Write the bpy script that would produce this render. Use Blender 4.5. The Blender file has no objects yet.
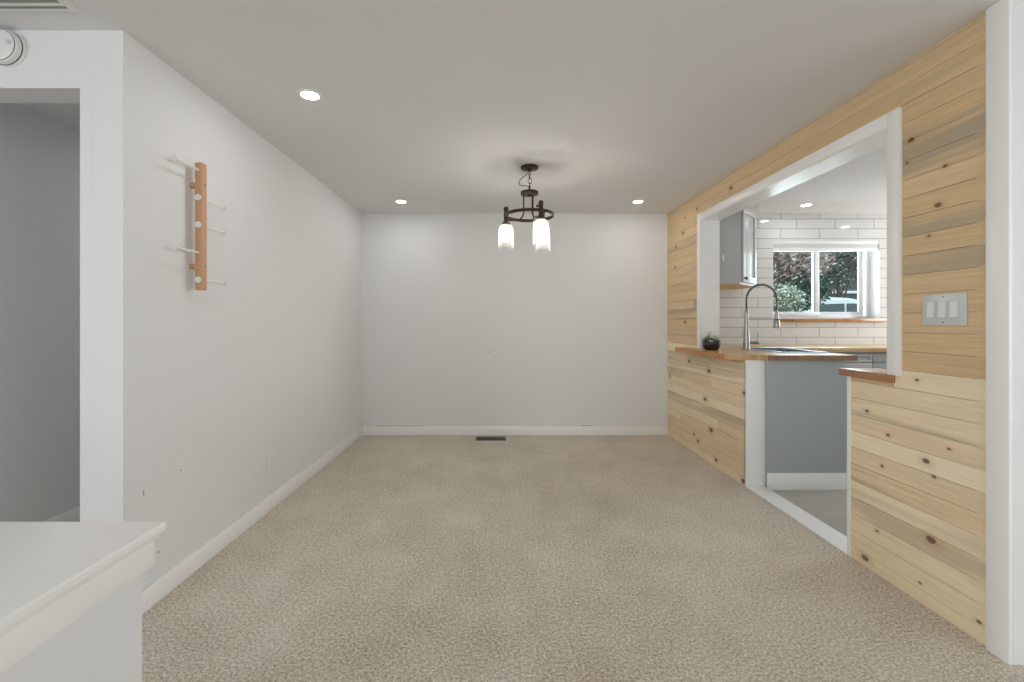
import bpy, bmesh, math, random
from mathutils import Vector, Matrix
random.seed(7)
S = bpy.context.scene
COL = S.collection
PI = math.pi

# ------------------------------------------------------------ camera
F = 455.0
HC = 1.1716          # eye height
H = 2.286            # ceiling height
cam_d = bpy.data.cameras.new('camera'); cam = bpy.data.objects.new('camera', cam_d); COL.objects.link(cam)
cam.location = (0, 0, HC); cam.rotation_euler = (PI/2, 0, 0)
cam_d.sensor_width = 36; cam_d.lens = F/1024*36
cam_d.shift_x = 11/1024; cam_d.shift_y = -19.5/1024
cam_d.clip_start = .02; cam_d.clip_end = 200
S.camera = cam

# ------------------------------------------------------------ world, daylight, exposure
W = bpy.data.worlds.new('overcast_sky'); S.world = W; W.use_nodes = True
wn = W.node_tree; bg = wn.nodes['Background']
bg.inputs[0].default_value = (.86, .93, 1.0, 1); bg.inputs[1].default_value = 1.7

def area(name, loc, rot, sx, sy, power, colr):
    d = bpy.data.lights.new(name, 'AREA'); d.shape = 'RECTANGLE'; d.size = sx; d.size_y = sy
    d.energy = power; d.color = colr
    o = bpy.data.objects.new(name, d); COL.objects.link(o); o.location = loc; o.rotation_euler = rot
    return o
# daylight coming in through the rear and left living-room windows behind the camera and the kitchen window
area('daylight_rear_window', (0.1, -6.62, 1.35), (PI/2+.5, 0, 0), 5.6, 1.7, 20, (.93, .97, 1.0))
area('daylight_left_window', (-4.17, -3.6, 1.3), (PI/2+.4, 0, -PI/2), 2.8, 1.5, 115, (.94, .97, 1.0))
area('added_fill_right', (4.17, -1.5, 1.3), (PI/2+.4, 0, PI/2), 2.4, 1.5, 30, (.95, .97, 1.0))  # fill light added off to the right to brighten the left wall
area('daylight_kitchen_window', (3.36, 5.2, 1.75), (-PI/2+.25, 0, 0), 1.3, 1.0, 24, (.93, .97, 1.0))
area('added_fill_kitchen_side', (5.28, 3.85, 1.5), (PI/2, 0, PI/2), .9, 1.0, 32, (.96, .98, 1.0))  # fill light added in an unseen side opening to brighten the kitchen
DOWNLIGHT = 92.0
BULB = 1900.0

vs = S.view_settings
vs.view_transform = 'Standard'; vs.look = 'None'; vs.gamma = 1; vs.use_curve_mapping = False
vs.exposure = 0.14
S.display_settings.display_device = 'sRGB'
cy = S.cycles
cy.use_denoising = True
cy.max_bounces = 12; cy.diffuse_bounces = 8; cy.glossy_bounces = 4; cy.transparent_max_bounces = 12
cy.caustics_reflective = False; cy.caustics_refractive = False
cy.sample_clamp_indirect = 6

# ------------------------------------------------------------ helpers
def lin(c): return tuple((v/12.92 if v <= .04045 else ((v+.055)/1.055)**2.4) for v in (x/255 for x in c))
def C(r, g, b): return lin((r, g, b)) + (1,)

class NT:
    def __init__(s, name):
        s.m = bpy.data.materials.new(name); s.m.use_nodes = True; s.t = s.m.node_tree; s.n = s.t.nodes; s.l = s.t.links
        s.b = s.n['Principled BSDF']
    def node(s, typ, **kw):
        n = s.n.new(typ)
        for k, v in kw.items():
            if k == 'ins':
                for kk, vv in v.items():
                    if hasattr(vv, 'is_linked') or isinstance(vv, bpy.types.NodeSocket): s.l.new(vv, n.inputs[kk])
                    else: n.inputs[kk].default_value = vv
            else: setattr(n, k, v)
        return n
    def math(s, op, a, b=None, clamp=False):
        n = s.n.new('ShaderNodeMath'); n.operation = op; n.use_clamp = clamp
        for i, v in enumerate((a, b)):
            if v is None: continue
            if isinstance(v, bpy.types.NodeSocket): s.l.new(v, n.inputs[i])
            else: n.inputs[i].default_value = v
        return n.outputs[0]
    def mix(s, f, a, b):
        n = s.n.new('ShaderNodeMix'); n.data_type = 'RGBA'
        for i, v in ((0, f), (6, a), (7, b)):
            if isinstance(v, bpy.types.NodeSocket): s.l.new(v, n.inputs[i])
            else: n.inputs[i].default_value = v
        return n.outputs[2]
    def coords(s, sc=(1, 1, 1), kind='Object'):
        tc = s.n.new('ShaderNodeTexCoord'); mp = s.n.new('ShaderNodeMapping'); mp.inputs['Scale'].default_value = sc
        s.l.new(tc.outputs[kind], mp.inputs[0]); return mp.outputs[0]
    def noise(s, vec, scale, detail=3, rough=.5):
        n = s.n.new('ShaderNodeTexNoise'); n.inputs['Scale'].default_value = scale
        n.inputs['Detail'].default_value = detail; n.inputs['Roughness'].default_value = rough
        s.l.new(vec, n.inputs['Vector']); return n.outputs['Fac']
    def ramp(s, f, lo, hi):
        n = s.n.new('ShaderNodeMapRange'); n.inputs['From Min'].default_value = lo; n.inputs['From Max'].default_value = hi
        s.l.new(f, n.inputs['Value']); return n.outputs['Result']
    def bump(s, h, strength, dist):
        n = s.n.new('ShaderNodeBump'); n.inputs['Strength'].default_value = strength; n.inputs['Distance'].default_value = dist
        s.l.new(h, n.inputs['Height']); s.l.new(n.outputs[0], s.b.inputs['Normal']); return n.outputs[0]
    def color(s, c):
        if isinstance(c, bpy.types.NodeSocket): s.l.new(c, s.b.inputs['Base Color'])
        else: s.b.inputs['Base Color'].default_value = c
    def rough(s, r): s.b.inputs['Roughness'].default_value = r

def plain(name, col, rough=.5, metal=0, tex=60, amt=.04, bump=0.0, spec=.5):
    """painted / moulded surface with a slight procedural mottling"""
    t = NT(name); v = t.coords(); f = t.noise(v, tex, 3)
    k = [max(0, x*(1-amt)) for x in col[:3]] + [1]; q = [min(1, x*(1+amt)) for x in col[:3]] + [1]
    t.color(t.mix(f, tuple(k), tuple(q))); t.rough(rough); t.b.inputs['Metallic'].default_value = metal
    t.b.inputs['Specular IOR Level'].default_value = spec
    if bump: t.bump(f, bump, .001)
    return t.m

M = {}
M['wall'] = plain('wall_paint', C(226, 227, 228), .6, tex=45, amt=.006, bump=.08)
M['ceiling'] = plain('ceiling_paint', C(222, 223, 224), .8, tex=60, amt=.008, bump=.1)
M['trim'] = plain('white_trim_paint', C(242, 242, 241), .3, tex=20, amt=.008)
M['gloss_trim'] = plain('white_gloss_trim_paint', C(234, 235, 235), .26, tex=20, amt=.008)
M['white_plastic'] = plain('white_plastic', C(228, 229, 228), .32, tex=30, amt=.01)
M['switch_plastic'] = plain('pale_grey_plastic', C(205, 208, 210), .22, tex=30, amt=.01)
M['cabinet'] = plain('grey_cabinet_paint', C(178, 179, 178), .35, tex=20, amt=.015)
M['panel'] = plain('blue_grey_panel_paint', C(169, 176, 179), .45, tex=8, amt=.02)
M['dark'] = plain('near_black', C(22, 20, 19), .5)
M['slot'] = plain('slot_shadow_grey', C(70, 70, 70), .8)
M['bronze'] = plain('dark_bronze', C(58, 46, 38), .42, .55, tex=40, amt=.25)
M['brass'] = plain('aged_brass', C(74, 62, 44), .4, .7, tex=70, amt=.3)
M['cord'] = plain('black_cord', C(40, 36, 34), .6)
M['steel'] = plain('brushed_steel', C(168, 164, 158), .38, 1.0, tex=90, amt=.06)
M['sink_steel'] = plain('stainless_sink', C(196, 205, 212), .18, 1.0, tex=60, amt=.04)
M['peg_white'] = plain('white_powder_coat', C(232, 232, 230), .35)
M['scuff'] = plain('grey_scuff', C(150, 149, 147), .8, tex=200, amt=.1)
M['soil'] = plain('dark_soil', C(40, 33, 28), .95, tex=300, amt=.6)
M['leaf'] = plain('sage_green_leaf', C(124, 142, 104), .5, tex=200, amt=.25)
M['pale_leaf'] = plain('pale_silver_leaf', C(196, 204, 190), .55, tex=200, amt=.1)
M['vinyl'] = plain('white_window_vinyl', C(235, 238, 240), .3, tex=20, amt=.01)
M['shade_fabric'] = plain('white_cellular_fabric', C(212, 212, 210), .8, tex=150, amt=.03)
M['reg_brown'] = plain('brown_register_metal', C(70, 58, 47), .4, .6, tex=80, amt=.1)

def mat_emit(name, col, strength):
    t = NT(name); e = t.node('ShaderNodeEmission'); e.inputs[0].default_value = col; e.inputs[1].default_value = strength
    t.l.new(e.outputs[0], t.n['Material Output'].inputs[0]); return t.m
M['lens'] = mat_emit('lit_led_lens', (1, .985, .96, 1), DOWNLIGHT)
M['filament'] = mat_emit('glowing_filament', (1, .93, .83, 1), BULB)
def mat_bulb():
    t = NT('lit_bulb'); t.n.remove(t.b)
    tr = t.node('ShaderNodeBsdfTransparent'); e = t.node('ShaderNodeEmission'); e.inputs[0].default_value = (1, .94, .84, 1); e.inputs[1].default_value = 2.0
    m = t.node('ShaderNodeMixShader'); m.inputs[0].default_value = .55; t.l.new(tr.outputs[0], m.inputs[1]); t.l.new(e.outputs[0], m.inputs[2])
    t.l.new(m.outputs[0], t.n['Material Output'].inputs[0]); return t.m
M['bulb'] = mat_bulb()

def mat_shade():
    t = NT('ribbed_clear_glass'); t.n.remove(t.b)
    tr = t.node('ShaderNodeBsdfTransparent'); tr.inputs[0].default_value = (.97, .97, .96, 1)
    tl = t.node('ShaderNodeBsdfTranslucent'); tl.inputs[0].default_value = (.95, .93, .9, 1)
    gl = t.node('ShaderNodeBsdfGlossy'); gl.inputs['Roughness'].default_value = .08
    v = t.coords((1, 1, 1)); sep = t.node('ShaderNodeSeparateXYZ'); t.l.new(v, sep.inputs[0])
    ang = t.math('ARCTAN2', sep.outputs[1], sep.outputs[0])
    rib = t.math('SINE', t.math('MULTIPLY', ang, 26.0))
    bp = t.node('ShaderNodeBump'); bp.inputs['Strength'].default_value = .5; bp.inputs['Distance'].default_value = .002
    t.l.new(rib, bp.inputs['Height']); t.l.new(bp.outputs[0], gl.inputs['Normal'])
    lw = t.node('ShaderNodeLayerWeight'); lw.inputs[0].default_value = .35
    m1 = t.node('ShaderNodeMixShader'); t.l.new(t.math('ADD', t.math('MULTIPLY', lw.outputs['Facing'], .16), .012), m1.inputs[0])
    t.l.new(tr.outputs[0], m1.inputs[1]); t.l.new(tl.outputs[0], m1.inputs[2])
    m2 = t.node('ShaderNodeMixShader'); m2.inputs[0].default_value = .1
    t.l.new(m1.outputs[0], m2.inputs[1]); t.l.new(gl.outputs[0], m2.inputs[2])
    t.l.new(m2.outputs[0], t.n['Material Output'].inputs[0]); return t.m
M['shade_glass'] = mat_shade()

def mat_pane():
    t = NT('window_glass'); t.n.remove(t.b)
    tr = t.node('ShaderNodeBsdfTransparent'); tr.inputs[0].default_value = (.9, .95, .95, 1)
    gl = t.node('ShaderNodeBsdfGlossy'); gl.inputs['Roughness'].default_value = .01
    lw = t.node('ShaderNodeLayerWeight'); lw.inputs[0].default_value = .5; fac = t.math('ADD', t.math('MULTIPLY', t.math('POWER', lw.outputs['Facing'], 4.0), .6), .02, clamp=True)
    m = t.node('ShaderNodeMixShader'); t.l.new(fac, m.inputs[0]); t.l.new(tr.outputs[0], m.inputs[1]); t.l.new(gl.outputs[0], m.inputs[2])
    t.l.new(m.outputs[0], t.n['Material Output'].inputs[0]); return t.m
M['pane'] = mat_pane()

def mat_pot():
    t = NT('smoked_black_glass'); t.color(C(24, 26, 18)); t.rough(.06); t.b.inputs['Coat Weight'].default_value = .6; return t.m
M['pot'] = mat_pot()

def mat_carpet():
    t = NT('greige_carpet_pile'); v = t.coords()
    f1 = t.noise(v, 190, 2, .7); f2 = t.noise(v, 88, 3, .65); f3 = t.noise(v, 1.3, 3, .6); f4 = t.noise(v, 5.0, 3, .6)
    spk = t.math('ADD', t.math('MULTIPLY', f1, .5), t.math('MULTIPLY', f2, .5))
    s1 = t.ramp(spk, .40, .60)
    c = t.mix(s1, C(116, 112, 108), C(244, 241, 238))
    big = t.math('ADD', t.math('MULTIPLY', f3, .6), t.math('MULTIPLY', f4, .4))
    c2 = t.mix(t.ramp(big, .36, .64), C(193, 184, 171), C(214, 206, 193))
    n = t.node('ShaderNodeMix', data_type='RGBA', blend_type='OVERLAY'); n.inputs[0].default_value = .8
    t.l.new(c2, n.inputs[6]); t.l.new(c, n.inputs[7])
    t.color(n.outputs[2]); t.rough(1); t.b.inputs['Specular IOR Level'].default_value = .05
    t.b.inputs['Sheen Weight'].default_value = .15
    t.bump(spk, .8, .009); return t.m
M['carpet'] = mat_carpet()

def mat_vinyl_floor():
    t = NT('grey_vinyl_planks'); v = t.coords()
    br = t.node('ShaderNodeTexBrick'); br.offset = .37; br.inputs['Scale'].default_value = 1
    br.inputs['Brick Width'].default_value = 1.2; br.inputs['Row Height'].default_value = .15; br.inputs['Mortar Size'].default_value = .0012
    br.inputs['Color1'].default_value = C(190, 186, 180); br.inputs['Color2'].default_value = C(176, 172, 166); br.inputs['Mortar'].default_value = C(120, 116, 112)
    t.l.new(v, br.inputs['Vector'])
    g = t.noise(t.coords((1.4, 22, 1)), 3, 5, .6)
    t.color(t.mix(t.ramp(g, .35, .7), br.outputs['Color'], C(166, 160, 152))); t.rough(.4); return t.m
M['vinyl_floor'] = mat_vinyl_floor()

KX = 1.8  # nominal distance for helper conversions
def mat_tile():
    # white glazed subway tile, running bond, thin grey grout
    t = NT('white_subway_tile'); tc = t.node('ShaderNodeTexCoord'); sep = t.node('ShaderNodeSeparateXYZ'); t.l.new(tc.outputs['Object'], sep.inputs[0])
    hx = t.math('ADD', sep.outputs[0], 10.0 - .135); hz = t.math('ADD', sep.outputs[2], 1.018 + .1018 - 1.0096)
    cm = t.node('ShaderNodeCombineXYZ'); t.l.new(hx, cm.inputs[0]); t.l.new(hz, cm.inputs[1])
    br = t.node('ShaderNodeTexBrick'); br.offset = .59; br.offset_frequency = 2
    br.inputs['Scale'].default_value = 1; br.inputs['Brick Width'].default_value = .3985; br.inputs['Row Height'].default_value = .1018
    br.inputs['Mortar Size'].default_value = .0024; br.inputs['Mortar Smooth'].default_value = .15
    br.inputs['Color1'].default_value = C(214, 213, 211); br.inputs['Color2'].default_value = C(210, 210, 208); br.inputs['Mortar'].default_value = C(112, 112, 112)
    t.l.new(cm.outputs[0], br.inputs['Vector']); t.color(br.outputs['Color'])
    t.l.new(t.math('ADD', t.math('MULTIPLY', br.outputs['Fac'], .7), .07), t.b.inputs['Roughness'])
    inv = t.math('SUBTRACT', 1.0, br.outputs['Fac']); t.bump(inv, .5, .002); return t.m
M['tile'] = mat_tile()

WALLX = lambda y: 1.718 + .0093*(4.696 - y)      # dining-side face of the plank wall
LWX = lambda y: -1.4345 - .0042*(4.696 - y)      # left wall face

KNOTS = [(911,140,1.3),(907,163,.6),(945,166,.8),(938,205,1.2),(929,236,.7),(867,411,.9),(888,435,.8),(926,461,1.3),(882,466,.7),(934,477,.7),
         (931,540,1.8),(865,558,1.7),(877,531,.7),(979,622,.8),(920,583,.6),(949,449,.6),(917,380,.7),(731,188,1.2),(697,209,1.0),(683,233,1.2),
         (676,247,1.2),(685,218,.9),(675,267,1),(685,322,1.2),(689,361,1.2),(709,371,1.5),(670,376,1.2),(705,399,1.5),(744,393,1.1),(711,430,1.8),
         (694,434,1.0),(698,441,1.2),(716,460,1.3),(743,481,1.4)]
def mat_pine():
    t = NT('blue_stain_pine'); tc = t.node('ShaderNodeTexCoord'); sep = t.node('ShaderNodeSeparateXYZ'); t.l.new(tc.outputs['Object'], sep.inputs[0])
    at = t.node('ShaderNodeAttribute'); at.attribute_name = 'plank'; asep = t.node('ShaderNodeSeparateColor'); t.l.new(at.outputs['Color'], asep.inputs[0])
    R, G, B = asep.outputs[0], asep.outputs[1], asep.outputs[2]
    y, z = sep.outputs[1], sep.outputs[2]
    def vec(sy, sz, off):
        c = t.node('ShaderNodeCombineXYZ'); t.l.new(t.math('MULTIPLY', y, sy), c.inputs[0])
        # slight slope of the grain per plank
        zz = t.math('ADD', z, t.math('MULTIPLY', y, t.math('MULTIPLY', t.math('SUBTRACT', B, .5), .055)))
        t.l.new(t.math('MULTIPLY', zz, sz), c.inputs[1]); t.l.new(t.math('MULTIPLY', G, off), c.inputs[2]); return c.outputs[0]
    grain = t.noise(vec(1.6, 60, 40), 1.5, 6, .65)
    fine = t.noise(vec(6, 260, 60), 1, 3, .6)
    streak = t.noise(vec(.9, 11, 90), 1.0, 4, .55)
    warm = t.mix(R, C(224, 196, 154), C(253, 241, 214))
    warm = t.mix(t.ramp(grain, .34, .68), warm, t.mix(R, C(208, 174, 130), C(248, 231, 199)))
    sfac = t.math('MULTIPLY', t.ramp(streak, .46, .60), t.math('ADD', t.math('MULTIPLY', t.ramp(B, .25, .8), .65), .2), clamp=True)
    sfac = t.math('MULTIPLY', sfac, t.math('SUBTRACT', 1.0, t.math('MULTIPLY', R, .55)))
    c = t.mix(sfac, warm, C(172, 160, 138))
    c = t.mix(t.math('MULTIPLY', t.ramp(fine, .5, .75), .22), c, C(176, 144, 106))
    total = None; ring = None
    for (px, py, r) in KNOTS:
        X = 1.735; Yk = F*X/(px-501); X = WALLX(Yk); Yk = F*X/(px-501); zk = HC + (321.5-py)*Yk/F
        r = r*.0075*(1.45 if Yk > 2.9 else 1.05)
        dy = t.math('MULTIPLY', t.math('SUBTRACT', y, Yk), .62/r); dz = t.math('MULTIPLY', t.math('SUBTRACT', z, zk), 1/r)
        d = t.math('SQRT', t.math('ADD', t.math('MULTIPLY', dy, dy), t.math('MULTIPLY', dz, dz)))
        total = d if total is None else t.math('MINIMUM', total, d)
    wob = t.math('ADD', total, t.math('MULTIPLY', t.math('SUBTRACT', grain, .5), .9))
    kmask = t.ramp(wob, 1.15, .75); kmask.node.clamp = True
    halo = t.ramp(wob, 3.2, .9); halo.node.clamp = True
    c = t.mix(t.math('MULTIPLY', halo, .28), c, C(170, 124, 80))
    c = t.mix(t.math('MULTIPLY', kmask, .85), c, C(96, 62, 40))
    t.color(c); t.rough(.5); t.b.inputs['Specular IOR Level'].default_value = .35
    t.bump(grain, .12, .001); return t.m
M['pine'] = mat_pine()

def mat_block(name, along, c1, c2, c3, width=.042, rough=.28):
    # butcher block: staves running along one horizontal axis
    t = NT(name); tc = t.node('ShaderNodeTexCoord'); sep = t.node('ShaderNodeSeparateXYZ'); t.l.new(tc.outputs['Object'], sep.inputs[0])
    L, Wd = (sep.outputs[1], sep.outputs[0]) if along == 'y' else (sep.outputs[0], sep.outputs[1])
    cm = t.node('ShaderNodeCombineXYZ'); t.l.new(L, cm.inputs[0]); t.l.new(Wd, cm.inputs[1])
    br = t.node('ShaderNodeTexBrick'); br.offset = .43; br.inputs['Scale'].default_value = 1; br.inputs['Brick Width'].default_value = .5
    br.inputs['Row Height'].default_value = width; br.inputs['Mortar Size'].default_value = .0004; br.inputs['Mortar'].default_value = c3
    br.inputs['Color1'].default_value = c1; br.inputs['Color2'].default_value = c2; t.l.new(cm.outputs[0], br.inputs['Vector'])
    mp = t.node('ShaderNodeMapping'); mp.inputs['Scale'].default_value = (3, 90, 1); t.l.new(cm.outputs[0], mp.inputs[0])
    g = t.noise(mp.outputs[0], 1, 5, .6)
    t.color(t.mix(t.math('MULTIPLY', t.ramp(g, .4, .7), .45), br.outputs['Color'], c3)); t.rough(rough)
    return t.m
M['block'] = mat_block('light_butcher_block', 'y', C(206, 170, 122), C(188, 146, 96), C(160, 112, 66))
M['block_x'] = mat_block('light_butcher_block_cross', 'x', C(212, 186, 144), C(200, 168, 122), C(170, 130, 84))
M['endgrain'] = mat_block('end_grain_brown', 'y', C(142, 108, 82), C(162, 124, 92), C(104, 76, 54), width=.13, rough=.4)
M['oak_edge'] = mat_block('orange_wood_edge', 'y', C(194, 136, 82), C(178, 118, 66), C(140, 86, 44), rough=.35)
M['ledge_wood'] = mat_block('orange_brown_ledge_wood', 'y', C(186, 138, 94), C(170, 122, 80), C(136, 90, 56), width=.06)
M['sill_wood'] = mat_block('honey_sill_wood', 'x', C(190, 140, 84), C(170, 118, 66), C(130, 84, 44), width=.05, rough=.2)
M['beech'] = mat_block('beech_wood', 'y', C(204, 160, 124), C(198, 153, 116), C(182, 134, 96), width=.2, rough=.45)
M['ply'] = mat_block('plywood_underside', 'x', C(206, 172, 116), C(200, 164, 108), C(176, 138, 86), width=.3, rough=.5)

class MB:
    def __init__(s): s.bm = bmesh.new(); s.smooth = set(); s.mi = 0
    def _tag(s, faces, smooth):
        for f in faces:
            f.material_index = s.mi; f.smooth = smooth
    def box(s, x0, x1, y0, y1, z0, z1, bev=0, fx=None, seg=2):
        a = bmesh.ops.create_cube(s.bm, size=1)['verts']
        for v in a: v.co = Vector((x0 if v.co.x < 0 else x1, y0 if v.co.y < 0 else y1, z0 if v.co.z < 0 else z1))
        fs = set(f for v in a for f in v.link_faces)
        s._tag(fs, False)
        if bev:
            es = list(set(e for v in a for e in v.link_edges))
            r = bmesh.ops.bevel(s.bm, geom=es, offset=bev, segments=seg, affect='EDGES', profile=.5, clamp_overlap=True)
            a = list(set(v for f in r['faces'] for v in f.verts) | set(v for v in a if v.is_valid))
            for f in r['faces']: f.material_index = s.mi; f.smooth = True
        if fx:
            for v in a: v.co = Vector(fx(v.co))
        return a
    def prism(s, poly, z0, z1, bev=0, side_mi=None):
        n = len(poly); b = [s.bm.verts.new((p[0], p[1], z0)) for p in poly]; t = [s.bm.verts.new((p[0], p[1], z1)) for p in poly]
        fb = s.bm.faces.new(b[::-1]); ft = s.bm.faces.new(t); fs = [fb, ft]
        for i in range(n):
            f = s.bm.faces.new((b[i], b[(i+1) % n], t[(i+1) % n], t[i])); fs.append(f)
        s._tag(fs, False)
        if side_mi:
            for i, m in side_mi.items(): fs[2+i].material_index = m
        bmesh.ops.recalc_face_normals(s.bm, faces=fs)
        return fs
    def lathe(s, prof, cen=(0, 0, 0), seg=32, rot=None, smooth=True, closed=False, wob=None):
        rings = []
        for (r, z) in prof:
            ring = []
            if r < 1e-6: ring = [s.bm.verts.new((0, 0, z))]
            else:
                for i in range(seg):
                    a = 2*PI*i/seg; rr = r*(1+(wob(a, z) if wob else 0)); ring.append(s.bm.verts.new((rr*math.cos(a), rr*math.sin(a), z)))
            rings.append(ring)
        fs = []
        pairs = list(zip(rings[:-1], rings[1:])) + ([(rings[-1], rings[0])] if closed else [])
        for A, B in pairs:
            for i in range(seg):
                j = (i+1) % seg
                if len(A) == 1 and len(B) == 1: continue
                if len(A) == 1: fs.append(s.bm.faces.new((A[0], B[i], B[j])))
                elif len(B) == 1: fs.append(s.bm.faces.new((A[i], A[j], B[0])))
                else: fs.append(s.bm.faces.new((A[i], A[j], B[j], B[i])))
        s._tag(fs, smooth); bmesh.ops.recalc_face_normals(s.bm, faces=fs)
        m = Matrix.Translation(Vector(cen)) @ (rot.to_4x4() if rot else Matrix())
        for r in rings:
            for v in r: v.co = m @ v.co
    def cyl(s, p0, p1, r0, r1=None, seg=20, bev=0):
        r1 = r0 if r1 is None else r1
        p0, p1 = Vector(p0), Vector(p1); d = p1-p0; L = d.length
        q = Vector((0, 0, 1)).rotation_difference(d.normalized()).to_matrix()
        b = bev
        prof = [(0, 0), (r0-b, 0), (r0, b), (r1, L-b), (r1-b, L), (0, L)] if b else [(0, 0), (r0, 0), (r0, 0), (r1, L), (r1, L), (0, L)]
        if not b: prof = [(0, 0), (r0, 0), (r1, L), (0, L)]
        s.lathe(prof, p0, seg, q, smooth=True)
    def tube(s, pts, r, seg=10, rad=None, cap=True):
        pts = [Vector(p) for p in pts]; n = len(pts); rings = []; up = None
        for i, p in enumerate(pts):
            t = (pts[min(i+1, n-1)] - pts[max(i-1, 0)]).normalized()
            if up is None:
                up = Vector((0, 0, 1)) if abs(t.z) < .9 else Vector((1, 0, 0))
            u = (up - t*up.dot(t)).normalized(); w = t.cross(u); up = u
            rr = rad(i/(n-1)) if rad else r
            rings.append([s.bm.verts.new(p + (u*math.cos(2*PI*k/seg) + w*math.sin(2*PI*k/seg))*rr) for k in range(seg)])
        fs = []
        for A, B in zip(rings[:-1], rings[1:]):
            for k in range(seg): fs.append(s.bm.faces.new((A[k], A[(k+1) % seg], B[(k+1) % seg], B[k])))
        if cap: fs.append(s.bm.faces.new(rings[0][::-1])); fs.append(s.bm.faces.new(rings[-1]))
        s._tag(fs, True); bmesh.ops.recalc_face_normals(s.bm, faces=fs)
    def torus(s, cen, R, r, rot=None, seg=24, sseg=8, sx=1, sz=1):
        pts = []
        rings = []
        m = Matrix.Translation(Vector(cen)) @ (rot.to_4x4() if rot else Matrix())
        for i in range(seg):
            a = 2*PI*i/seg; ring = []
            for k in range(sseg):
                b = 2*PI*k/sseg; ring.append(s.bm.verts.new(m @ Vector(((R+r*math.cos(b))*math.cos(a)*sx, (R+r*math.cos(b))*math.sin(a), r*math.sin(b)*sz))))
            rings.append(ring)
        fs = []
        for i in range(seg):
            A, B = rings[i], rings[(i+1) % seg]
            for k in range(sseg): fs.append(s.bm.faces.new((A[k], A[(k+1) % sseg], B[(k+1) % sseg], B[k])))
        s._tag(fs, True); bmesh.ops.recalc_face_normals(s.bm, faces=fs)
    def quad(s, a, b, c, d, smooth=False):
        f = s.bm.faces.new([s.bm.verts.new(p) for p in (a, b, c, d)]); s._tag([f], smooth)
    def build(s, name, mat, parent=None, label=None, kind=None, sharp=True):
        me = bpy.data.meshes.new(name)
        o = bpy.data.objects.new(name, me); COL.objects.link(o)
        if parent is not None:
            off = wloc(parent)
            for v in s.bm.verts: v.co -= off
            o.parent = parent
        s.bm.to_mesh(me); s.bm.free()
        for m in (mat if isinstance(mat, (list, tuple)) else [mat]): me.materials.append(m)
        if sharp:
            try: me.set_sharp_from_angle(angle=math.radians(38))
            except Exception: pass
        if label: o['label'] = label
        if kind: o['kind'] = kind
        return o
def wloc(o):
    v = Vector(o.location)
    while o.parent: o = o.parent; v += Vector(o.location)
    return v
def thing(name, loc, label, cat, group=None):
    o = bpy.data.objects.new(name, None); o.empty_display_size = .05; COL.objects.link(o); o.location = loc
    o['label'] = label; o['category'] = cat
    if group: o['group'] = group
    return o
def tag(o, label, cat, group=None):
    o['label'] = label; o['category'] = cat
    if group: o['group'] = group
    return o
def copy_tree(o, parent=None):
    c = o.copy(); COL.objects.link(c)
    if parent is not None: c.parent = parent
    for ch in list(o.children): copy_tree(ch, c)
    return c
def struct(mb, name, mat, parent=None, label=None):
    return mb.build(name, mat, parent, label, 'structure')
rw = lambda c: (WALLX(c.y) + c.x, c.y, c.z)       # (out, y, z) on the plank wall
lw = lambda c: (LWX(c.y) + c.x, c.y, c.z)         # (out, y, z) on the left wall

# ------------------------------------------------------------ SETTING
YB = 4.696           # back wall face
YL = 1.742           # face of the short wall with the hall doorway
YR = 1.552           # face of the wall that ends the plank wall
KXI = 1.874          # kitchen-side face of the partition
XK = 5.3             # far kitchen side wall
# floor / ceiling
m = MB(); m.box(-4.2, 1.80, YR, YB+.1, -.12, 0); m.box(-4.2, 4.2, -6.6, YR, -.12, 0)
struct(m, 'floor', M['carpet'], label='greige cut-pile carpet')
m = MB(); m.box(1.80, XK+.1, YR+.01, YB+.1, -.13, -.012)
struct(m, 'floor_kitchen', M['vinyl_floor'], label='grey wood-look plank floor of the kitchen')
m = MB(); m.box(-4.2, XK+.1, -6.6, YB+.25, H, H+.12)
struct(m, 'ceiling', M['ceiling'], label='flat white ceiling')

# back wall of the dining room
m = MB(); m.box(-4.2, KXI-.02, YB, YB+.17, 0, H)
wb = struct(m, 'wall_back', M['wall'], label='plain white back wall')
def scuff(parent, x0, x1, z0, z1, y=YB):
    q = MB(); q.box(x0, x1, y-.0006, y+.001, z0, z1); return q.build('scuff_mark', M['scuff'], parent, 'grey scuff mark', 'structure')
scuff(wb, -1.29, -.80, .0935, .0965); scuff(wb, .83, .93, .0935, .101); scuff(wb, -.127, -.118, .85, .862)
# left wall
m = MB(); m.box(-.12, 0, YL, YB, 0, H, fx=lw)
wl = struct(m, 'wall_left', M['wall'], label='plain white left wall')
for (px, py, w, h) in ((144, 493, .006, .022), (181, 470, .006, .006), (159, 552, .007, .007), (323, 241, .008, .008)):
    Yq = F*1.445/(501-px); zq = HC+(321.5-py)*Yq/F; q = MB(); q.box(-.001, .0006, Yq-w/2, Yq+w/2, zq-h/2, zq+h/2, fx=lw)
    q.build('scuff_mark', M['scuff'], wl, 'small grey nick in the paint', 'structure')
# short wall with doorway opening to the hall
DX0, DX1, DZ = -2.46, -1.612, 2.065
m = MB(); m.box(DX1, LWX(YL)-.1195, YL, YL+.12, 0, H); m.box(DX0, DX1, YL, YL+.12, DZ, H); m.box(-4.2, DX0, YL, YL+.12, 0, H)
struct(m, 'wall_hall', M['wall'], label='white wall pierced by the hall doorway')
m = MB(); m.box(DX0-.1, DX0, YL+.12, YB, 0, H)
struct(m, 'wall_hall_side', M['wall'], label='shaded white side wall inside the hall')
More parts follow.
